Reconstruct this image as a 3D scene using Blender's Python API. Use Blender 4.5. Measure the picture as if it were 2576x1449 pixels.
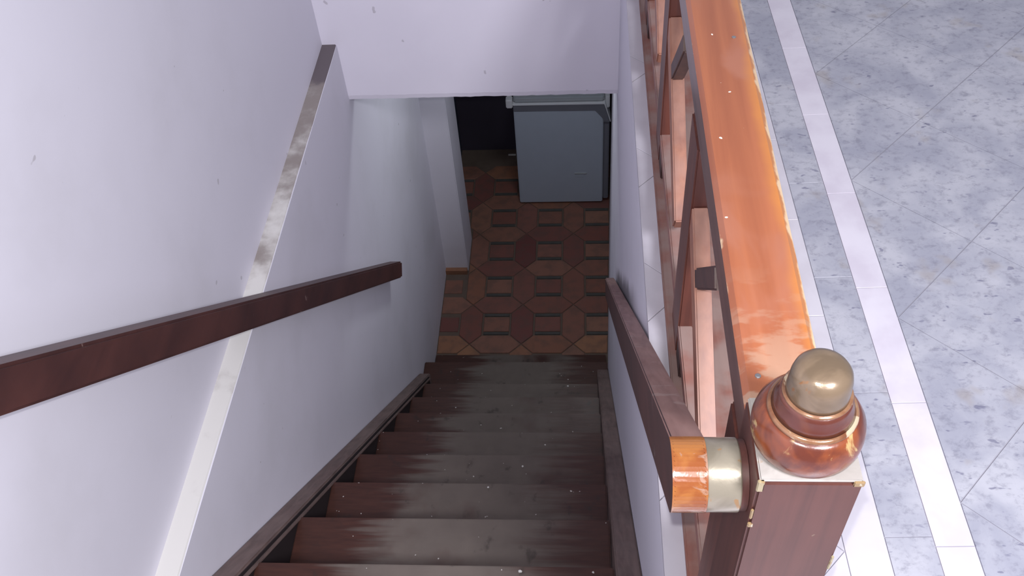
import bpy, bmesh, math, random
from mathutils import Vector, Matrix

for o in list(bpy.data.objects):
    bpy.data.objects.remove(o)
random.seed(7)
SC = bpy.context.scene
COL = SC.collection

# ------------------------------------------------------------------ camera
IMG_W, IMG_H, FPX = 2576, 1449, 2371.58
CAM_Z = 1.491                       # above the upper floor (z = 0)
PITCH, YAW, ROLL = 0.8344, 0.1121, -0.0902
fwd = Vector((-math.sin(YAW) * math.cos(PITCH), math.cos(YAW) * math.cos(PITCH), -math.sin(PITCH)))
rgt = Vector((math.cos(YAW), math.sin(YAW), 0))
dwn = fwd.cross(rgt)
r2 = rgt * math.cos(ROLL) - dwn * math.sin(ROLL)
d2 = rgt * math.sin(ROLL) + dwn * math.cos(ROLL)
cam_d = bpy.data.cameras.new('camera')
cam_d.sensor_fit = 'HORIZONTAL'
cam_d.sensor_width = 36.0
cam_d.lens = FPX / IMG_W * 36.0
cam_d.clip_start = 0.02
cam = bpy.data.objects.new('camera', cam_d)
COL.objects.link(cam)
cam.matrix_world = Matrix(((r2.x, -d2.x, -fwd.x, 0), (r2.y, -d2.y, -fwd.y, 0), (r2.z, -d2.z, -fwd.z, CAM_Z), (0, 0, 0, 1)))
SC.camera = cam

# ------------------------------------------------------------------ light
W = bpy.data.worlds.new('world')
SC.world = W
W.use_nodes = True
W.node_tree.nodes['Background'].inputs[0].default_value = (0.87, 0.87, 1.0, 1)
W.node_tree.nodes['Background'].inputs[1].default_value = 0.55

def lamp(name, kind, loc, power, color, size=0.1, rot=None):
    d = bpy.data.lights.new(name, kind)
    d.energy = power
    d.color = color
    if kind == 'AREA':
        d.shape = 'DISK'
        d.size = size
    else:
        d.shadow_soft_size = size
    o = bpy.data.objects.new(name, d)
    COL.objects.link(o)
    o.location = loc
    if rot:
        o.rotation_euler = rot
    return o

# the phone's flash, a few centimetres above the lens
flash_pos = Vector((0, 0, CAM_Z)) - d2 * 0.036 - r2 * 0.008
lamp('phone_flash', 'POINT', flash_pos, 42, (1.0, 0.975, 0.95), 0.006)
# the lit ceiling lamp of the upper room
lamp('ceiling_lamp', 'AREA', (0.9, -0.7, 2.45), 140, (0.94, 0.93, 1.0), 0.6)
# unseen fill light added to brighten the lower hall
lamp('hall_fill', 'AREA', (-0.12, 3.72, -0.33), 7, (0.92, 0.98, 1.0), 0.3)

SC.view_settings.view_transform = 'Standard'
SC.view_settings.look = 'None'
SC.view_settings.exposure = 0.0
SC.view_settings.gamma = 1.0
SC.view_settings.use_curve_mapping = False

# ------------------------------------------------------------------ materials
def c(r, g, b):
    f = lambda v: (v / 255 / 12.92) if v / 255 <= 0.04045 else ((v / 255 + 0.055) / 1.055) ** 2.4
    return (f(r), f(g), f(b), 1)

class NT:
    def __init__(s, name, rough=0.6, spec=0.4):
        s.m = bpy.data.materials.new(name)
        s.m.use_nodes = True
        s.t = s.m.node_tree
        s.b = s.t.nodes['Principled BSDF']
        s.b.inputs['Roughness'].default_value = rough
        s.b.inputs['Specular IOR Level'].default_value = spec
        g = s.n('ShaderNodeNewGeometry')
        s.pos = g.outputs['Position']
    def n(s, t, **k):
        q = s.t.nodes.new(t)
        for a, b in k.items():
            setattr(q, a, b)
        return q
    def L(s, a, b):
        s.t.links.new(a, b)
    def map(s, scale=(1, 1, 1), rot=(0, 0, 0), src=None):
        q = s.n('ShaderNodeMapping')
        q.inputs['Scale'].default_value = scale
        q.inputs['Rotation'].default_value = rot
        s.L(src or s.pos, q.inputs['Vector'])
        return q.outputs[0]
    def noise(s, scale, detail=4, vec=None, rough=0.55, dist=0.0):
        q = s.n('ShaderNodeTexNoise')
        q.inputs['Scale'].default_value = scale
        q.inputs['Detail'].default_value = detail
        q.inputs['Roughness'].default_value = rough
        q.inputs['Distortion'].default_value = dist
        s.L(vec or s.pos, q.inputs['Vector'])
        return q.outputs['Fac']
    def ramp(s, fac, stops):
        q = s.n('ShaderNodeValToRGB')
        e = q.color_ramp.elements
        while len(e) < len(stops):
            e.new(0.5)
        for el, (p, col) in zip(e, stops):
            el.position = p
            el.color = col if len(col) == 4 else (*col, 1)
        s.L(fac, q.inputs[0])
        return q.outputs[0]
    def step(s, fac, a, b):
        q = s.n('ShaderNodeMapRange')
        q.interpolation_type = 'SMOOTHSTEP'
        q.inputs['From Min'].default_value = a
        q.inputs['From Max'].default_value = b
        s.L(fac, q.inputs['Value'])
        return q.outputs[0]
    def math(s, op, a, b=None):
        q = s.n('ShaderNodeMath', operation=op)
        for i, v in enumerate((a, b)):
            if v is None:
                continue
            if isinstance(v, (int, float)):
                q.inputs[i].default_value = v
            else:
                s.L(v, q.inputs[i])
        return q.outputs[0]
    def mix(s, fac, a, b):
        q = s.n('ShaderNodeMix', data_type='RGBA')
        for sock, v in ((q.inputs[0], fac), (q.inputs[6], a), (q.inputs[7], b)):
            if isinstance(v, (int, float)):
                sock.default_value = v
            elif isinstance(v, tuple):
                sock.default_value = v
            else:
                s.L(v, sock)
        return q.outputs[2]
    def sep(s):
        q = s.n('ShaderNodeSeparateXYZ')
        s.L(s.pos, q.inputs[0])
        return q.outputs
    def rand(s):
        return s.n('ShaderNodeObjectInfo').outputs['Random']
    def normal_z(s):
        q = s.n('ShaderNodeSeparateXYZ')
        g = s.n('ShaderNodeNewGeometry')
        s.L(g.outputs['Normal'], q.inputs[0])
        return q.outputs
    def col(s, v):
        if isinstance(v, tuple):
            s.b.inputs['Base Color'].default_value = v
        else:
            s.L(v, s.b.inputs['Base Color'])
    def bump(s, h, strength=0.2, dist=0.005):
        q = s.n('ShaderNodeBump')
        q.inputs['Strength'].default_value = strength
        q.inputs['Distance'].default_value = dist
        s.L(h, q.inputs['Height'])
        s.L(q.outputs[0], s.b.inputs['Normal'])
    def rough(s, v):
        s.L(v, s.b.inputs['Roughness'])

M = {}
def paint(name, col, dirt, amount=0.35):
    t = NT(name, 0.75, 0.25)
    n1 = t.noise(2.2, 5)
    n2 = t.noise(38, 3)
    base = t.mix(t.step(n1, 0.45, 0.75), col, dirt)
    base = t.mix(amount, col, base)
    speck = t.step(t.noise(24, 2, rough=0.3), 0.79, 0.81)
    t.col(t.mix(t.math('MULTIPLY', speck, 0.35), base, c(120, 112, 112)))
    t.bump(t.math('ADD', t.math('MULTIPLY', n1, 2.0), t.math('MULTIPLY', n2, 0.25)), 0.15, 0.004)
    M[name] = t.m
paint('wall_paint', c(218, 216, 226), c(196, 194, 200))
paint('beam_paint', c(238, 234, 246), c(224, 220, 234), 0.3)

t = NT('wall_right_paint', 0.75, 0.25)
s = t.sep()
n1 = t.noise(2.2, 5)
base = t.mix(t.math('MULTIPLY', t.step(n1, 0.45, 0.75), 0.35), c(218, 216, 226), c(196, 194, 200))
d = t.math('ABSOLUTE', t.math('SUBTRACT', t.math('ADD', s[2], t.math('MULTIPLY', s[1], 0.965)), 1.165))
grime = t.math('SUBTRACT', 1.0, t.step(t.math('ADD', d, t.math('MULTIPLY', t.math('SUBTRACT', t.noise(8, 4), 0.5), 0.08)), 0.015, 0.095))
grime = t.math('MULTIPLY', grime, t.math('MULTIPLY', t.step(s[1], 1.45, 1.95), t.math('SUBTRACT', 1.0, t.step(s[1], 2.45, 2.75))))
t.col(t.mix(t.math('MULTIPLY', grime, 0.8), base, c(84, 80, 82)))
t.bump(n1, 0.15, 0.006)
M['wall_right_paint'] = t.m

t = NT('ledge_dust', 0.9, 0.1)
s = t.sep()
n = t.noise(9, 5)
dirt = t.step(t.math('ADD', n, t.math('MULTIPLY', t.math('SUBTRACT', s[1], 1.9), 0.28)), 0.38, 0.72)
cl = t.mix(dirt, c(214, 212, 208), c(150, 142, 138))
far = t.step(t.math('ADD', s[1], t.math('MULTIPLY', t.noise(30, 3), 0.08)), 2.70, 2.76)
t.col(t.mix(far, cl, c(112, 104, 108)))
M['ledge_dust'] = t.m

t = NT('stair_tread', 0.5, 0.35)
s = t.sep()
nx = t.noise(7, 4, t.map((0.35, 5.0, 1.5)))
nf = t.noise(60, 3, t.map((0.25, 2.0, 1)))
big = t.noise(3.1, 4)
xx = t.math('ADD', s[0], t.math('MULTIPLY', t.math('SUBTRACT', nx, 0.5), 0.42))
w1 = t.step(xx, -0.66, -0.52)
w2 = t.math('SUBTRACT', 1.0, t.step(xx, -0.20, 0.02))
wear = t.math('MULTIPLY', w1, w2)
wear = t.math('MULTIPLY', wear, t.step(big, 0.25, 0.5))
red = t.mix(nf, c(50, 31, 28), c(80, 49, 40))
gray = t.mix(t.noise(14, 5), c(93, 85, 80), c(114, 105, 98))
base = t.mix(t.math('MULTIPLY', wear, 0.92), red, gray)
stain = t.step(t.noise(17, 4, t.map((1, 0.8, 1))), 0.60, 0.72)
base = t.mix(t.math('MULTIPLY', stain, 0.5), base, c(42, 38, 36))
speck = t.step(t.noise(75, 1, rough=0.2), 0.80, 0.82)
base = t.mix(speck, base, c(190, 186, 182))
t.col(base)
t.rough(t.mix(wear, (0.42, 0.42, 0.42, 1), (0.75, 0.75, 0.75, 1)))
t.bump(nf, 0.12, 0.003)
M['stair_tread'] = t.m

def wood(name, dark, light, rough=0.4, scale=(60, 2.2, 60), wear=None, wear_amt=0.0, dust=0.0, coat=0.0, dustcol=c(150, 140, 138), worn_hi=0.66):
    t = NT(name, rough, 0.5)
    g = t.noise(1.0, 6, t.map(scale), dist=0.6)
    g2 = t.noise(5, 4)
    base = t.mix(t.step(t.math('ADD', t.math('MULTIPLY', g, 0.6), t.math('MULTIPLY', g2, 0.4)), 0.32, 0.68), dark, light)
    if wear:
        ws = t.step(t.math('ADD', t.math('MULTIPLY', t.noise(26, 5, dist=0.4), 0.75), t.math('MULTIPLY', t.noise(6, 2), 0.25)), worn_hi - 0.05, worn_hi)
        base = t.mix(t.math('MULTIPLY', ws, wear_amt), base, wear)
    if dust:
        nz = t.normal_z()[2]
        dd = t.math('MULTIPLY', t.step(nz, 0.55, 0.95), t.step(t.noise(11, 4), 0.30, 0.62))
        base = t.mix(t.math('MULTIPLY', dd, dust), base, dustcol)
    t.col(base)
    t.b.inputs['Coat Weight'].default_value = coat
    t.b.inputs['Coat Roughness'].default_value = 0.22
    t.bump(g, 0.08, 0.002)
    M[name] = t.m
    return t
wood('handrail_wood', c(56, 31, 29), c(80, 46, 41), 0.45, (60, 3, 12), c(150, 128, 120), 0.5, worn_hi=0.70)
wood('stringer_wood', c(92, 74, 70), c(122, 102, 96), 0.65, (60, 3, 12), dust=0.6, dustcol=c(132, 120, 114))
wood('post_wood', c(70, 39, 34), c(88, 51, 44), 0.5, (70, 70, 2.5), c(190, 178, 150), 0.5, worn_hi=0.74)
wood('baluster_wood', c(78, 42, 36), c(104, 58, 46), 0.45, (70, 70, 3))
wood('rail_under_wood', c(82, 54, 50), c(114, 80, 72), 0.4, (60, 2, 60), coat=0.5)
wood('brace_shade_wood', c(66, 42, 40), c(88, 58, 52), 0.5, (40, 4, 40), dust=0.9, dustcol=c(150, 138, 132))  # upper brace: shadow put into the dark wood colour, real dust on top
wood('slat_wood', c(140, 92, 76), c(172, 118, 94), 0.5, (40, 4, 40), dust=0.25, dustcol=c(178, 160, 154))
wood('base_wood', c(122, 78, 68), c(144, 96, 84), 0.55, (60, 3, 60), dust=0.6, dustcol=c(148, 136, 130))
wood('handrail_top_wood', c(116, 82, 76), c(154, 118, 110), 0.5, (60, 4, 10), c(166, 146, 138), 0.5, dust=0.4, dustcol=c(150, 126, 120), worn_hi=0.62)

t = NT('rail_varnish', 0.32, 0.5)
g = t.noise(1.0, 6, t.map((34, 1.3, 20)), dist=0.5)
blot = t.noise(7, 4, t.map((1.0, 0.6, 1)), dist=0.5)
s = t.sep()
base = t.mix(t.step(g, 0.25, 0.75), c(142, 80, 52), c(162, 96, 62))
base = t.mix(t.step(blot, 0.50, 0.66), base, c(156, 98, 74))
edge = t.step(t.math('ADD', s[0], t.math('MULTIPLY', t.noise(9, 3), 0.03)), 0.262, 0.285)
base = t.mix(t.math('MULTIPLY', edge, 0.8), base, c(186, 120, 56))
edge2 = t.step(t.math('ADD', s[0], t.math('MULTIPLY', t.noise(22, 4), 0.026)), 0.2805, 0.2850)
edgeL = t.step(t.math('SUBTRACT', t.math('MULTIPLY', t.noise(20, 4), 0.026), s[0]), -0.1645, -0.1605)
chips = t.math('MAXIMUM', edge2, edgeL)
base = t.mix(t.math('MULTIPLY', chips, 0.7), base, c(226, 206, 170))
near = t.math('SUBTRACT', 1.0, t.step(s[1], 0.62, 0.86))
sm = t.math('MULTIPLY', near, t.step(t.noise(14, 4, t.map((1, 2.2, 1))), 0.52, 0.62))
base = t.mix(t.math('MULTIPLY', sm, 0.6), base, c(172, 146, 124))
speck = t.step(t.noise(92, 1, rough=0.2), 0.80, 0.815)
base = t.mix(speck, base, c(235, 225, 210))
t.col(base)
t.b.inputs['Coat Weight'].default_value = 0.35
t.b.inputs['Coat Roughness'].default_value = 0.18
t.bump(t.math('ADD', g, speck), 0.12, 0.003)
M['rail_varnish'] = t.m

def mottled(name, a, b, chip, thr=0.60, rough=0.25, metal=0.0, sc=18):
    t = NT(name, rough, 0.5)
    n1 = t.noise(sc, 4, dist=0.6)
    n2 = t.noise(sc * 1.7, 5, dist=0.8)
    base = t.mix(t.step(n1, 0.42, 0.6), a, b)
    base = t.mix(t.step(n2, thr, thr + 0.06), base, chip)
    t.col(base)
    t.b.inputs['Metallic'].default_value = metal
    t.b.inputs['Coat Weight'].default_value = 0.4
    t.b.inputs['Coat Roughness'].default_value = 0.15
    t.bump(t.math('ADD', n1, n2), 0.15, 0.004)
    M[name] = t.m
mottled('finial_varnish', c(82, 36, 22), c(116, 58, 28), c(160, 132, 88), 0.60)
mottled('finial_neck', c(76, 34, 24), c(88, 44, 28), c(124, 112, 90), 0.60)
mottled('finial_cap', c(104, 88, 70), c(120, 102, 82), c(126, 86, 50), 0.60, 0.28, 0.35)
mottled('finial_bead', c(128, 94, 68), c(104, 62, 38), c(176, 158, 132), 0.55, 0.2, 0.2)
mottled('rail_end_varnish', c(126, 68, 30), c(146, 92, 44), c(142, 110, 92), 0.54, 0.22, 0, 22)
mottled('bracket_metal', c(124, 116, 100), c(142, 134, 118), c(148, 116, 80), 0.62, 0.3, 0.4)
mottled('post_top', c(146, 141, 136), c(160, 155, 150), c(142, 112, 72), 0.66, 0.5, 0, 26)
mottled('post_chip', c(150, 138, 108), c(136, 112, 76), c(176, 168, 148), 0.6, 0.6, 0, 40)

def marble(name, a, b, dark):
    t = NT(name, 0.35, 0.45)
    n1 = t.noise(6.5, 6, dist=0.4)
    n2 = t.noise(46, 7, t.map((0.9, 1.1, 1)), 0.72, 0.2)
    n3 = t.noise(13, 3)
    base = t.mix(t.step(n1, 0.35, 0.66), a, b)
    base = t.mix(t.math('MULTIPLY', t.step(n2, 0.47, 0.70), 0.52), base, dark)
    pits = t.math('MULTIPLY', t.step(t.noise(44, 2, t.map((0.7, 1.5, 1))), 0.64, 0.70), t.step(n3, 0.40, 0.52))
    base = t.mix(t.math('MULTIPLY', pits, 0.65), base, c(96, 96, 120))
    brown = t.step(t.noise(9, 3), 0.60, 0.72)
    base = t.mix(t.math('MULTIPLY', brown, 0.4), base, c(146, 136, 126))
    t.col(base)
    t.bump(n2, 0.05, 0.002)
    M[name] = t.m
marble('marble_tile', c(150, 152, 165), c(175, 176, 185), c(108, 108, 123))
t = NT('white_tile', 0.3, 0.5)
t.col(t.mix(t.step(t.noise(9, 4), 0.35, 0.7), c(198, 195, 203), c(189, 185, 193)))
M['white_tile'] = t.m
t = NT('pale_tile', 0.35, 0.45)
t.col(t.mix(t.step(t.noise(9, 4), 0.35, 0.7), c(208, 204, 214), c(196, 190, 202)))
M['pale_tile'] = t.m
t = NT('floor_grout', 0.9, 0.1); t.col(c(160, 158, 168)); M['floor_grout'] = t.m
t = NT('dark_joint', 0.9, 0.1); t.col(c(60, 56, 60)); M['dark_joint'] = t.m

t = NT('terracotta', 0.6, 0.3)
r = t.rand()
base = t.ramp(r, [(0.0, c(108, 64, 62)), (0.3, c(130, 88, 78)), (0.55, c(138, 100, 84)), (0.8, c(120, 76, 68)), (1.0, c(150, 108, 82))])
base = t.mix(t.math('MULTIPLY', t.step(t.noise(16, 5), 0.4, 0.7), 0.45), base, c(92, 76, 70))
t.col(base)
t.bump(t.noise(40, 4), 0.15, 0.004)
M['terracotta'] = t.m
t = NT('terracotta_inset', 0.7, 0.2)
t.col(t.mix(t.noise(24, 4), c(66, 66, 66), c(88, 86, 82)))
M['terracotta_inset'] = t.m
t = NT('lower_grout', 0.9, 0.1); t.col(t.mix(t.noise(18, 4), c(92, 80, 74), c(112, 98, 88))); M['lower_grout'] = t.m

def plain(name, col, rough=0.5, spec=0.4, metal=0.0):
    t = NT(name, rough, spec)
    t.col(t.mix(t.noise(12, 3), tuple(v * 0.93 for v in col[:3]) + (1,), col))
    t.b.inputs['Metallic'].default_value = metal
    M[name] = t.m
plain('freezer_grey', c(172, 182, 196), 0.4)
plain('freezer_trim', c(112, 114, 124), 0.35)
plain('freezer_edge', c(216, 218, 224), 0.25)
plain('freezer_lid', c(168, 174, 180), 0.35)
plain('unlit_dark', c(66, 61, 74), 0.8, 0.1)  # lack of light in the passage, painted as a dark wall tone
plain('door_blue', c(62, 68, 84), 0.6)
plain('plaster', c(214, 212, 208), 0.8)
plain('screw_metal', c(150, 148, 150), 0.35, 0.5, 0.7)
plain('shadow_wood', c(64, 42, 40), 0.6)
plain('stringer_shade', c(36, 28, 30), 0.7)  # near-black tone for shade beside the treads

# ------------------------------------------------------------------ mesh helpers
def mk(name, bm, mat, parent=None, smooth=False):
    me = bpy.data.meshes.new(name)
    bmesh.ops.recalc_face_normals(bm, faces=bm.faces)
    bm.to_mesh(me)
    bm.free()
    mats = mat if isinstance(mat, (list, tuple)) else [mat]
    for m in mats:
        me.materials.append(M[m])
    if smooth:
        for p in me.polygons:
            p.use_smooth = True
    o = bpy.data.objects.new(name, me)
    COL.objects.link(o)
    if parent is not None:
        o.parent = parent
        o.matrix_parent_inverse = parent.matrix_world.inverted()
    return o

def thing(name, loc, label, cat, group=None):
    o = bpy.data.objects.new(name, None)
    o.empty_display_size = 0.1
    COL.objects.link(o)
    o.location = loc
    o.matrix_world = Matrix.Translation(loc)
    o['label'] = label
    o['category'] = cat
    if group:
        o['group'] = group
    return o

def tag(o, label, cat, group=None):
    o['label'] = label
    o['category'] = cat
    if group:
        o['group'] = group
    return o

def struct(o, label=None):
    o['kind'] = 'structure'
    if label:
        o['label'] = label
    return o

def box(x0, x1, y0, y1, z0, z1, bm=None, bev=0.0):
    bm = bm or bmesh.new()
    vs = [bm.verts.new((x, y, z)) for x in (x0, x1) for y in (y0, y1) for z in (z0, z1)]
    for f in ((0, 1, 3, 2), (4, 6, 7, 5), (0, 4, 5, 1), (2, 3, 7, 6), (0, 2, 6, 4), (1, 5, 7, 3)):
        bm.faces.new([vs[i] for i in f])
    if bev:
        bmesh.ops.bevel(bm, geom=list(bm.edges), offset=bev, segments=2, affect='EDGES')
    return bm

def prism(poly, a0, a1, axis='X', bm=None, bev=0.0):
    """extrude a 2-D polygon along an axis; poly in (y,z) for X, (x,z) for Y, (x,y) for Z"""
    bm = bm or bmesh.new()
    def P(p, a):
        return {'X': (a, p[0], p[1]), 'Y': (p[0], a, p[1]), 'Z': (p[0], p[1], a)}[axis]
    A = [bm.verts.new(P(p, a0)) for p in poly]
    B = [bm.verts.new(P(p, a1)) for p in poly]
    bm.faces.new(A)
    bm.faces.new(B[::-1])
    k = len(poly)
    for i in range(k):
        bm.faces.new((A[i], A[(i + 1) % k], B[(i + 1) % k], B[i]))
    if bev:
        bmesh.ops.bevel(bm, geom=list(bm.edges), offset=bev, segments=2, affect='EDGES')
    return bm

def slab(poly, z0, z1, ch=0.0015):
    """a tile: flat prism with a small chamfer round its upper edge"""
    cx = sum(p[0] for p in poly) / len(poly)
    cy = sum(p[1] for p in poly) / len(poly)
    bm = bmesh.new()
    def ring(z, ins):
        out = []
        for x, y in poly:
            d = math.hypot(x - cx, y - cy) or 1
            out.append(bm.verts.new((x - (x - cx) / d * ins, y - (y - cy) / d * ins, z)))
        return out
    a, b, d = ring(z0, 0), ring(z1 - ch, 0), ring(z1, ch * 1.2)
    k = len(poly)
    bm.faces.new(d)
    for lo, hi in ((a, b), (b, d)):
        for i in range(k):
            bm.faces.new((lo[i], lo[(i + 1) % k], hi[(i + 1) % k], hi[i]))
    bm.faces.new(a[::-1])
    return bm

def lathe(profile, axis_pt, seg=48, bm=None, axis='Z'):
    bm = bm or bmesh.new()
    rings = []
    for h, r in profile:
        ring = []
        for k in range(seg):
            a = 2 * math.pi * k / seg
            u, v = r * math.cos(a), r * math.sin(a)
            p = (axis_pt[0] + u, axis_pt[1] + v, h) if axis == 'Z' else (h, axis_pt[0] + u, axis_pt[1] + v)
            ring.append(bm.verts.new(p))
        rings.append(ring)
    for a, b in zip(rings, rings[1:]):
        for k in range(seg):
            bm.faces.new((a[k], a[(k + 1) % seg], b[(k + 1) % seg], b[k]))
    bm.faces.new(rings[0][::-1])
    bm.faces.new(rings[-1])
    return bm

def clip(poly, nx, ny, d):
    """keep the half plane nx*x + ny*y <= d"""
    out = []
    for i in range(len(poly)):
        p, q = poly[i], poly[(i + 1) % len(poly)]
        a, b = nx * p[0] + ny * p[1] - d, nx * q[0] + ny * q[1] - d
        if a <= 0:
            out.append(p)
        if a * b < 0:
            s = a / (a - b)
            out.append((p[0] + (q[0] - p[0]) * s, p[1] + (q[1] - p[1]) * s))
    return out

def area(poly):
    return abs(sum(poly[i][0] * poly[(i + 1) % len(poly)][1] - poly[(i + 1) % len(poly)][0] * poly[i][1] for i in range(len(poly)))) / 2

def inset(poly, g):
    """shrink a convex polygon by g on every side"""
    cx = sum(p[0] for p in poly) / len(poly)
    cy = sum(p[1] for p in poly) / len(poly)
    out = list(poly)
    for i in range(len(poly)):
        p, q = poly[i], poly[(i + 1) % len(poly)]
        ex, ey = q[0] - p[0], q[1] - p[1]
        l = math.hypot(ex, ey)
        if l < 1e-6:
            continue
        nx, ny = ey / l, -ex / l
        if nx * (cx - p[0]) + ny * (cy - p[1]) > 0:
            nx, ny = -nx, -ny
        out = clip(out, nx, ny, nx * p[0] + ny * p[1] - g)
        if len(out) < 3:
            return []
    return out

# ------------------------------------------------------------------ dimensions (metres)
ZF = -2.987                    # lower floor
XW, XU = -0.8916, -0.9454      # lower and upper face of the left wall
XR = 0.1356                    # face of the right wall
XTL, XTR = -0.828, 0.0717      # tread ends
Y0, Z0, RUN, RISE = 1.0445, -0.694, 0.2618, 0.2493
SL = RISE / RUN
ZLEDGE = -0.426
YB, ZB = 2.93, -0.674          # far wall over the stairs: face and lower edge
YTOP = 0.26                    # edge of the upper landing

# ------------------------------------------------------------------ setting
wl = mk('wall_left', prism([(-1.6, ZF - .02), (4.19, ZF - .02), (4.19, -0.30), (YB + .02, -0.30), (YB + .02, ZLEDGE - .004), (-1.6, ZLEDGE - .004)], -1.25, XW, 'X'), 'wall_paint')
struct(wl, 'white painted wall on the left of the stairs')
bm = bmesh.new()
ys = [-1.6 + (YB + 1.6) * i / 40 for i in range(41)]
top = []
for y in ys:
    j = random.uniform(-.004, -.0015)
    top.append((bm.verts.new((XU - .02, y, ZLEDGE)), bm.verts.new((XW + j - .002, y, ZLEDGE)), bm.verts.new((XW + j + .001, y, ZLEDGE - .005))))
for a, b in zip(top, top[1:]):
    bm.faces.new((a[0], a[1], b[1], b[0]))
    bm.faces.new((a[1], a[2], b[2], b[1]))
mk('ledge', bm, 'ledge_dust', wl)['label'] = 'dusty ledge where the wall steps back'
wu = mk('wall_left_upper', box(-1.25, XU, -1.6, YB + .15, ZLEDGE - .002, 2.65), 'wall_paint')
struct(wu, 'upper white wall set back above the dusty ledge')
# pier at the foot of the stairs
pier = mk('wall_pier', box(-1.25, -0.747, 4.19, 4.50, ZF - .02, -0.30, bev=.006), 'wall_paint')
struct(pier, 'white wall pier projecting at the foot of the stairs')
bt = mk('trim_1', box(-0.90, -0.752, 4.160, 4.192, ZF - .01, ZF + .03), 'terracotta')
struct(bt, 'terracotta skirting under the wall pier')
# far wall hanging over the stairs, ragged lower edge
bm = bmesh.new()
cols = []
nseg = 60
for i in range(nseg + 1):
    x = XU + (XR - XU) * i / nseg
    zb = ZB + random.uniform(-.0014, .0014)
    cols.append([bm.verts.new(p) for p in ((x, YB, 2.65), (x, YB, zb + .02), (x, YB + .004, zb), (x, YB + .15, zb), (x, YB + .15, 2.65))])
for a, b in zip(cols, cols[1:]):
    for k in range(4):
        bm.faces.new((a[k], a[k + 1], b[k + 1], b[k]))
bm.faces.new(cols[0]); bm.faces.new(cols[-1][::-1])
wf = mk('wall_far', bm, 'beam_paint')
struct(wf, 'white wall hanging over the lower half of the stairs')
# right wall of the stairwell, bending slightly beyond the last step
wr = mk('wall_right', prism([(XR, YTOP - .3), (XR, 3.2), (0.20, 5.2), (0.42, 5.2), (0.42, YTOP - .3)], ZF - .02, -0.30, 'Z'), 'wall_right_paint')
struct(wr, 'white wall on the right of the stairs below the railing')
up = mk('wall_right_upper', box(XR, 0.42, YTOP - .3, 5.2, -0.30, -0.012), 'wall_right_paint', wr)
# lower hall
struct(mk('ceiling', box(-2.4, 0.42, YB + .15, 5.57, -0.30, -0.16), 'wall_paint'), 'white ceiling of the lower hall')
struct(mk('wall_back', box(-2.4, 0.6, 5.42, 5.57, ZF - .02, -0.16), 'unlit_dark'), 'back wall of the lower hall, coloured dark as unlit')
struct(mk('wall_side', box(-2.4, -2.25, 4.5, 5.42, ZF - .02, -0.16), 'unlit_dark'), 'side wall of the lower hall, coloured dark as unlit')
struct(mk('wall_hall_right', box(0.42, 0.57, 5.2, 5.42, ZF - .02, -0.16), 'unlit_dark'), 'wall of the lower hall behind the freezer, coloured dark as unlit')
struct(mk('door_1', box(-0.955, -0.885, 5.05, 5.40, ZF, -0.95, bev=.004), 'door_blue'), 'half hidden dark blue door behind the wall pier')

# ---- lower floor: terracotta pickets round squares
fl = mk('floor_lower', box(-2.4, 0.6, 3.20, 5.57, ZF - .10, ZF - .006), 'lower_grout')
struct(fl, 'terracotta tiled floor of the lower hall')
P_, WP = 0.317, 0.142
NX0, NY0 = -0.378, 3.575        # a node where four pickets meet
shapes = {}
def tile_copy(key, poly, x, y, mat):
    if key not in shapes:
        o = mk('tile', slab(poly, -.010, 0.0, .003), mat, fl)
        shapes[key] = o
        o.location = (x, y, ZF)
        return o
    o = shapes[key].copy()
    COL.objects.link(o)
    o.location = (x, y, ZF)
    return o
hx = WP / 2 - .003
hl = P_ / 2 - .004
hexh = [(-hl, 0), (-hl + hx, hx), (hl - hx, hx), (hl, 0), (hl - hx, -hx), (-hl + hx, -hx)]
hexv = [(-y, x) for x, y in hexh]
sq = (P_ - WP) / 2
sqp = [(-sq + .008, -sq + .030), (sq - .008, -sq + .030), (sq - .008, sq - .030), (-sq + .008, sq - .030)]
bar = [(-sq + .010, -.010), (sq - .010, -.010), (sq - .010, .010), (-sq + .010, .010)]
for j in range(-1, 9):
    for i in range(-3, 4):
        nx, ny = NX0 + i * P_, NY0 + j * P_
        def ok(x, y, hxr, hyr):
            if y - hyr < 3.475 or y > 5.40 - hyr or x + hxr > 0.19:
                return False
            if y < 4.19 and x - hxr < XW + .002:
                return False
            if 4.15 < y + hyr and y - hyr < 4.50 and x - hxr < -0.750:
                return False
            return x > -1.6
        if ok(nx + P_ / 2, ny, P_ / 2, WP / 2): tile_copy('h', hexh, nx + P_ / 2, ny, 'terracotta')
        if ok(nx, ny + P_ / 2, WP / 2, P_ / 2): tile_copy('v', hexv, nx, ny + P_ / 2, 'terracotta')
        if ok(nx + P_ / 2, ny + P_ / 2, sq, sq):
            tile_copy('s', sqp, nx + P_ / 2, ny + P_ / 2, 'terracotta')
            tile_copy('b', bar, nx + P_ / 2, ny + P_ / 2 + sq - .014, 'terracotta_inset').name = 'inset_strip'
            tile_copy('b', bar, nx + P_ / 2, ny + P_ / 2 - sq + .014, 'terracotta_inset')
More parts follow.
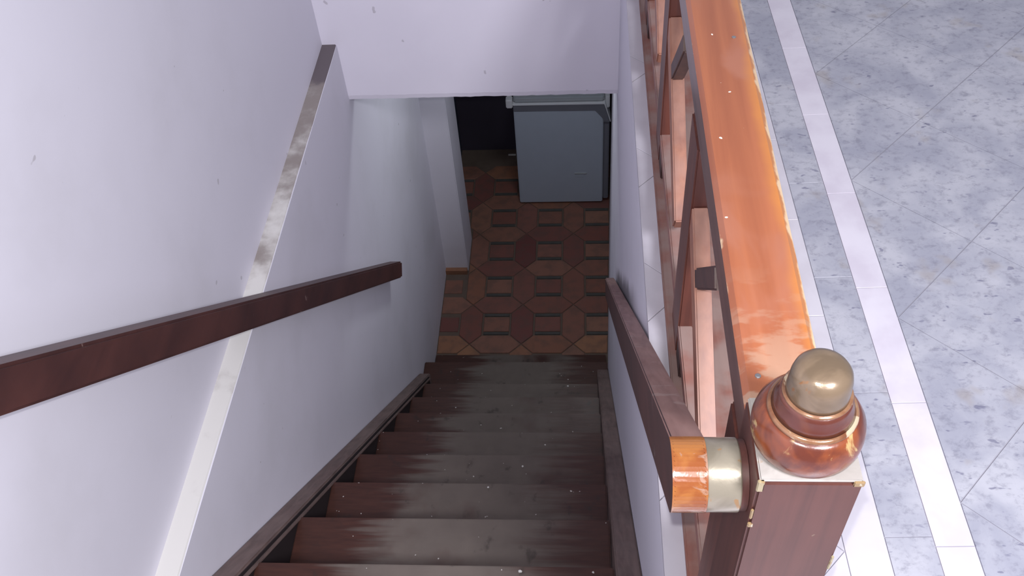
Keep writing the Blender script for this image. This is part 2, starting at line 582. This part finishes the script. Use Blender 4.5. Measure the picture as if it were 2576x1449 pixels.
# pieces cut along the walls and the last step
def cut_tiles():
    for j in range(-1, 9):
        for i in range(-3, 4):
            nx, ny = NX0 + i * P_, NY0 + j * P_
            for poly, ox, oy in ((hexh, P_ / 2, 0), (hexv, 0, P_ / 2), (sqp, P_ / 2, P_ / 2)):
                q = [(x + nx + ox, y + ny + oy) for x, y in poly]
                xs = [p[0] for p in q]; yy = [p[1] for p in q]
                full = not (min(yy) < 3.475 or max(xs) > 0.19 or (min(yy) < 4.19 and min(xs) < XW + .002) or (max(yy) > 4.15 and min(yy) < 4.50 and min(xs) < -0.750))
                if full or max(yy) > 5.40 or min(xs) > 0.2 or max(xs) < -1.0:
                    continue
                q = clip(q, 0, -1, -3.485)
                if len(q) > 2: q = clip(q, 1, -0.032, XR - .004 - 0.032 * 3.2)
                if len(q) > 2 and min(p[1] for p in q) < 4.17: q = clip(q, -1, 0, -XW - .004)
                if len(q) > 2 and max(p[1] for p in q) > 4.16 and min(p[1] for p in q) < 4.50: q = clip(q, -1, 0, 0.742)
                if len(q) > 2 and area(q) > .0006:
                    mk('tile', slab(q, ZF - .010, ZF, .003), 'terracotta', fl)
cut_tiles()

# ---- upper floor
DT = -0.0298
def tf(u, v):
    """tile frame (across, along the stairwell) -> world; u is x at y = 1.2"""
    s_, c_ = math.sin(DT), math.cos(DT)
    return (u + s_ * (v - 1.2), 1.2 + c_ * (v - 1.2) - s_ * (u - 0.5))
fu = mk('floor_upper', prism([(XU, -1.6), (3.0, -1.6), (3.0, 7.0), (0.42, 7.0), (0.42, 5.2), (XR + .001, 5.2), (XR + .001, YTOP), (XU, YTOP)], -0.16, -0.002, 'Z'), 'floor_grout')
struct(fu, 'tiled upper floor beside the stairwell')
T0, T1, T2, T3 = 0.419, 0.489, 0.568, 0.632
def floor_tile(poly_uv, mat, gap=.0007, z1=0.0, name='tile', edge=XR - .004):
    q = [tf(*p) for p in inset(poly_uv, gap)]
    if len(q) < 3:
        return
    q = clip(q, -1, 0, -edge)
    if len(q) < 3 or area(q) < .0004:
        return
    mk(name, slab(q, z1 - .012, z1, .0006), mat, fu)
# border strips
for k in range(-4, 10):
    v = 1.045 + .289 * k
    floor_tile([(T2, v), (T3, v), (T3, v + .289), (T2, v + .289)], 'pale_tile')
    v = 1.070 + .296 * k
    floor_tile([(T1, v), (T2, v), (T2, v + .296), (T1, v + .296)], 'marble_tile')
    v = 1.262 + .280 * k
    floor_tile([(T0, v), (T1, v), (T1, v + .280), (T0, v + .280)], 'white_tile')
# large marble tiles laid on the diagonal
h = .2075
for m in range(0, 9):
    for n_ in range(-9, 12):
        if (m + n_) % 2:
            continue
        u, v = T3 + h * m, 1.667 + h * n_ - h
        q = clip([(u, v - h), (u + h, v), (u, v + h), (u - h, v)], -1, 0, -T3)
        if len(q) > 2 and area(q) > .0005:
            floor_tile(q, 'marble_tile', .0009)
# white kerb tiles under the railing, also on the diagonal
h = .1985
for m in range(-2, 3):
    for n_ in range(-9, 12):
        if (m + n_) % 2:
            continue
        u, v = 0.219 + h * m, 1.742 + h * n_ + h
        q = clip([(u, v - h), (u + h, v), (u, v + h), (u - h, v)], 1, 0, T0)
        if len(q) > 2 and area(q) > .0005:
            floor_tile(q, 'white_tile', .0007)
# plain tiles of the landing behind
for i in range(3):
    for j in range(4):
        x0 = XU + .01 + .345 * i
        y1 = YTOP - .46 * j
        mk('tile', slab([(x0, y1 - .455), (min(x0 + .34, XR), y1 - .455), (min(x0 + .34, XR), y1), (x0, y1)], -.012, 0, .0012), 'white_tile', fu)

# ------------------------------------------------------------------ staircase
st = thing('staircase', (-0.38, Y0, ZF), 'steep dark wooden staircase with dusty worn treads going down', 'staircase')
NY = lambda i: Y0 + RUN * i
NZ = lambda i: Z0 - RISE * i
for i in range(-2, 9):
    y1 = NY(i) if i < 8 else 3.21
    y0 = NY(i - 1) - .035 if i > -2 else YTOP - .02
    z = NZ(i)
    x0 = XTL if i < 8 else XW + .002
    x1 = XTR if i < 8 else XR - .003
    bm = box(x0, x1, y0, y1, z - .035, z, bev=.004)
    jj = random.uniform(-.002, .002)
    for vv in bm.verts:
        vv.co.z += jj
    mk('tread', bm, 'stair_tread', st)
    zt = NZ(i - 1) - .036 if i > -2 else -.017
    yr = (NY(i - 1) if i > -2 else YTOP) - .03
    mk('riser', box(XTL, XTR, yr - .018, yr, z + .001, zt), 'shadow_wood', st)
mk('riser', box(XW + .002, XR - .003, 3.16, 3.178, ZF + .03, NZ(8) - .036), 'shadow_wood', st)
mk('threshold_board', box(XW + .004, XR - .003, 3.15, 3.48, ZF - .02, ZF + .018, bev=.004), 'stair_tread', st)['label'] = 'wooden board at the foot of the stairs'
def stringer(name, x0, x1, dz, depth, ya, yb, mat, bev=.004):
    zl = lambda y: Z0 - SL * (y - Y0) + dz
    return mk(name, prism([(ya, zl(ya)), (yb, zl(yb)), (yb, max(zl(yb) - depth, ZF)), (ya, zl(ya) - depth)], x0, x1, 'X', bev=bev), mat, st)
stringer('stringer', XW + .001, XTL - .002, .020, .34, YTOP, 3.05, 'stringer_wood')
stringer('stringer_molding', XTL - .002, XTL + .008, .000, .012, YTOP, 3.00, 'stringer_wood', .002)
stringer('stringer_shade_panel', XTL - .003, XTL + .001, .012, .30, YTOP, 3.00, 'stringer_shade', 0)  # thin dark sheet standing for the shade inside the stringer
stringer('stringer', XTR + .002, XR - .001, .016, .34, YTOP, 3.20, 'stringer_wood')

# crumbs of plaster
crumb_px = [(-0.16, 1.20, 0, .010), (-0.57, 1.05, -1, .009), (0.02, 1.09, 0, .006), (-0.22, 1.78, 3, .008), (-0.31, 1.55, 2, .007),
            (-0.30, 2.96, 8, .010), (-0.06, 2.98, 8, .012), (0.0, 2.97, 8, .012), (-0.09, 2.93, 8, .008), (-0.08, 2.86, 7, .010),
            (-0.62, 1.98, 4, .008), (-0.42, 1.39, 2, .006), (0.01, 1.42, 2, .006), (-0.10, 1.66, 3, .006)]
def crumb_label(x, i, r):
    o_ = ['nearest', 'second nearest', 'third nearest', 'fourth nearest', 'fifth nearest', 'sixth nearest', 'seventh nearest', 'eighth nearest', 'ninth nearest', 'lowest'][i + 1]
    return ('larger ' if r > .0115 else 'small ' if r > .0065 else 'tiny ') + 'white plaster crumb on the %s stair tread in view, %s' % (o_, 'near its left end' if x < -.5 else 'about the middle' if x < -.25 else 'right of the middle' if x < -.04 else 'near its right end')
for x, y, i, r in crumb_px:
    y = min(max(y, NY(i - 1) + .02), NY(i) - .015)
    bm = bmesh.new()
    bmesh.ops.create_icosphere(bm, subdivisions=1, radius=r * .55)
    for vv in bm.verts:
        vv.co = Vector((vv.co.x * random.uniform(.7, 1.3) + x, vv.co.y * random.uniform(.6, 1.1) + y, vv.co.z * random.uniform(.5, .8) + NZ(i) + r * .25))
    tag(mk('plaster_crumb', bm, 'plaster'), crumb_label(x, i, r), 'crumb', 'plaster crumbs on the stair treads')

# ------------------------------------------------------------------ left handrail
hl_ = thing('wall_handrail', (-0.86, 1.9, -0.6), 'dark brown wooden handrail board fixed along the left white wall', 'handrail')
def sloped_board(name, x0, x1, ya, za, yb, zb, thick, mat, parent, bev=.006, cap=None):
    L = Vector((0, yb - ya, zb - za)); L.normalize()
    nrm = Vector((0, L.z, -L.y))     # pointing down
    if nrm.z > 0:
        nrm = -nrm
    p = [(ya, za), (yb, zb), (yb + nrm.y * thick, zb + nrm.z * thick), (ya + nrm.y * thick, za + nrm.z * thick)]
    return mk(name, prism(p, x0, x1, 'X', bev=bev), mat, parent)
sloped_board('board', XW + .001, -0.830, 0.30, 0.924, 2.965, -1.612, .074, 'handrail_wood', hl_)

# ------------------------------------------------------------------ balustrade
bal = thing('balustrade', (0.225, 2.1, 0.0), 'low orange-brown wooden balustrade along the edge of the stairwell', 'railing')
YP0, YP1 = 0.594, 4.6
mk('base_board', box(0.167, 0.285, YP0 + .003, YP1, 0.0, 0.018, bev=.003), 'base_wood', bal)
mk('bottom_rail', box(0.180, 0.208, YP0, YP1, 0.066, 0.098, bev=.003), 'base_wood', bal)
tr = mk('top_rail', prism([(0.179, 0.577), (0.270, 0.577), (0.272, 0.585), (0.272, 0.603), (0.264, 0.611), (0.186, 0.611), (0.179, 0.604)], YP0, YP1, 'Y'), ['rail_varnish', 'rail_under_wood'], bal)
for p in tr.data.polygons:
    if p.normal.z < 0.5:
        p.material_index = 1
mk('under_rail', box(0.182, 0.262, YP0, YP1, 0.528, 0.5765, bev=.005), 'rail_under_wood', bal)
for k in range(0, 7):
    S_ = 0.68 + .572 * k
    ya, yb = S_ - .098, S_
    if k == 0:
        ya = YP0 + .002
    mk('baluster', box(0.1795, 0.209, ya, yb, 0.018, 0.5285, bev=.003), 'baluster_wood', bal)
    # two sloping boards of each panel
    if S_ - .10 > YP0 + .2:
        sloped_board('brace', 0.181, 0.2085, S_ - .098, 0.408, S_ - .47, 0.180, .05, 'slat_wood', bal, .003)
        sloped_board('brace', 0.182, 0.2075, S_ - .345, 0.528, S_ - .185, 0.352, .035, 'brace_shade_wood', bal, .003)
        mk('foot_block', box(0.1805, 0.2075, S_ - .160, S_ - .100, 0.018, 0.066, bev=.002), 'shadow_wood', bal)
for (x, y) in ((0.198, 0.655), (0.250, 0.662), (0.246, 1.335)):
    mk('screw', lathe([(0.6095, .0035), (0.6118, .0035), (0.6125, .002)], (x, y), 12), 'screw_metal', bal)

# ------------------------------------------------------------------ newel post
AX, AY, ZP = 0.223, 0.542, 0.66
nw = thing('newel_post', (AX, AY, 0.0), 'square brown newel post with a turned knob finial at the top of the stairs', 'newel post')
mk('post', box(0.172, 0.274, 0.490, 0.592, 0.0, ZP - .004, bev=.003), 'post_wood', nw)
mk('post_cap', box(0.173, 0.273, 0.491, 0.591, ZP - .0038, ZP, bev=.0015), 'post_top', nw)
fin = mk('finial', lathe([(ZP, .040), (ZP, .049), (ZP + .008, .0535), (ZP + .018, .0555), (ZP + .028, .0555), (ZP + .038, .0535), (ZP + .047, .0485), (ZP + .051, .045), (ZP + .0525, .030)], (AX, AY), 64), 'finial_varnish', nw, True)
mk('bead', lathe([(ZP + .0505, .040), (ZP + .0510, .0435), (ZP + .0525, .0442), (ZP + .0545, .0436), (ZP + .0563, .0415), (ZP + .0563, .03)], (AX, AY), 64), 'finial_bead', fin, True)
mk('neck', lathe([(ZP + .0555, .030), (ZP + .0560, .0405), (ZP + .062, .0380), (ZP + .072, .0350), (ZP + .0785, .0340), (ZP + .079, .02)], (AX, AY), 64), 'finial_neck', fin, True)
mk('bead', lathe([(ZP + .0775, .028), (ZP + .0780, .0330), (ZP + .0792, .0337), (ZP + .0808, .0328), (ZP + .0815, .02)], (AX, AY), 64), 'finial_bead', fin, True)
mk('knob', lathe([(ZP + .0795, .02), (ZP + .0797, .0305), (ZP + .086, .0300), (ZP + .102, .0290), (ZP + .110, .0272), (ZP + .1150, .0240), (ZP + .1190, .0180), (ZP + .1208, .010), (ZP + .1212, .002)], (AX, AY), 64), 'finial_cap', fin, True)
# chipped corners of the post
for (x0, x1, y0, y1, z0, z1) in ((0.1712, 0.178, 0.4892, 0.493, 0.640, 0.6585), (0.264, 0.2748, 0.4892, 0.492, 0.651, 0.6592),
                                 (0.1713, 0.1775, 0.4893, 0.492, 0.566, 0.574), (0.1713, 0.1745, 0.4893, 0.492, 0.584, 0.602),
                                 (0.2715, 0.2747, 0.4893, 0.492, 0.470, 0.500), (0.200, 0.2, 0.49, 0.49, 0.6, 0.6)):
    if x1 > x0:
        mk('paint_chip', box(x0, x1, y0, y1, z0, z1, bev=.0008), 'post_chip', nw)

# ------------------------------------------------------------------ right handrail, held off the post by a metal sleeve
rh = thing('stair_handrail', (0.105, 1.5, -0.4), 'worn brown handrail board sloping down the right wall with rounded amber end', 'handrail')
CY, CZ, HR = 0.542, 0.585, 0.041
HX0, HX1 = 0.092, 0.129
slope = 0.965
L = Vector((1, -slope)).normalized()
Nn = Vector((slope, 1)).normalized()
far = 2.62
pts = []
# rounded near end
for k in range(0, 25):
    a = math.atan2(-Nn.y, -Nn.x) - math.pi * k / 24
    pts.append((CY + HR * math.cos(a), CZ + HR * math.sin(a)))
dlen = (far - CY) / L.x
pe = (CY + L.x * dlen, CZ + L.y * dlen)
end = [(pe[0] + Nn.x * HR, pe[1] + Nn.y * HR), (pe[0] - Nn.x * HR, pe[1] - Nn.y * HR)]
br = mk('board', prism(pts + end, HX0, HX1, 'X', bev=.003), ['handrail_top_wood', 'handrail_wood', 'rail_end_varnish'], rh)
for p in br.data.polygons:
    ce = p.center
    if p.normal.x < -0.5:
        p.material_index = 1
    elif (Vector((ce.y, ce.z)) - Vector((CY, CZ))).dot(L) < 0.012 and abs(p.normal.x) < .9:
        p.material_index = 2
    p.use_smooth = True
br.data.set_sharp_from_angle(angle=0.25)
mk('sleeve', lathe([(HX1 - .0005, .030), (HX1 - .0005, .0395), (HX1 + .001, .0402), (0.163, .0402), (0.1642, .0395), (0.1642, .030)], (CY, CZ), 48, axis='X'), 'bracket_metal', rh, True).data.set_sharp_from_angle(angle=0.5)
mk('washer', lathe([(0.164, .030), (0.164, .0385), (0.1715, .0385), (0.1717, .030)], (CY, CZ), 48, axis='X'), 'post_wood', rh, True).data.set_sharp_from_angle(angle=0.5)
mk('wall_bracket', box(0.118, XR - .001, 1.78, 1.80, -0.70, -0.685, bev=.002), 'screw_metal', rh)

# ------------------------------------------------------------------ freezer in the lower hall
fz = thing('chest_freezer', (-0.14, 5.1, ZF), 'grey chest freezer standing on the terracotta floor at the stair foot', 'freezer')
FX0, FX1, FY = -0.432, 0.137, 4.82
mk('body', box(FX0, FX1, FY, 5.40, ZF + .012, -2.185, bev=.006), 'freezer_grey', fz)
mk('front_strip', box(FX1 + .001, 0.176, FY + .012, 5.40, ZF + .03, -2.275, bev=.006), 'freezer_trim', fz)
mk('top_frame', prism([(FX0, -2.188), (0.085, -2.188), (0.137, -2.255), (0.137, -2.285), (0.178, -2.285), (0.142, -2.140), (FX0, -2.140)], FY - .004, 5.40, 'Y', bev=.003), 'freezer_trim', fz)
mk('edge_strip', prism([(FX0 - .002, -2.140), (0.142, -2.140), (0.179, -2.280), (0.184, -2.280), (0.145, -2.131), (FX0 - .002, -2.131)], FY - .007, 5.40, 'Y', bev=.0015), 'freezer_edge', fz)
lid = mk('lid', box(FX0 + .004, 0.142, FY + .004, 5.39, -2.130, -2.085, bev=.010), 'freezer_lid', fz)
mk('lid_handle', box(0.146, 0.176, FY + .03, FY + .30, -2.20, -2.11, bev=.006), 'freezer_edge', lid)
mk('hinge', box(FX0 - .045, FX0 - .003, FY - .003, FY + .05, -2.165, -2.10, bev=.006), 'freezer_edge', fz)
mk('grip', box(-0.052, 0.030, FY - .006, FY + .002, -2.718, -2.706, bev=.002), 'freezer_lid', fz)
mk('grip_plate', box(-0.048, 0.012, FY - .003, FY + .002, -2.742, -2.722, bev=.001), 'freezer_grey', fz)
for x in (FX0 + .06, FX1 - .06):
    for y in (FY + .06, 5.33):
        mk('foot', lathe([(ZF, .022), (ZF + .013, .022)], (x, y), 16), 'dark_joint', fz)
sl = mk('plastic_offcut', box(-0.540, -0.485, 5.34, 5.355, ZF, ZF + .006, bev=.001), 'plaster')
tag(sl, 'small pale plastic sliver on the dark floor left of the freezer', 'scrap')
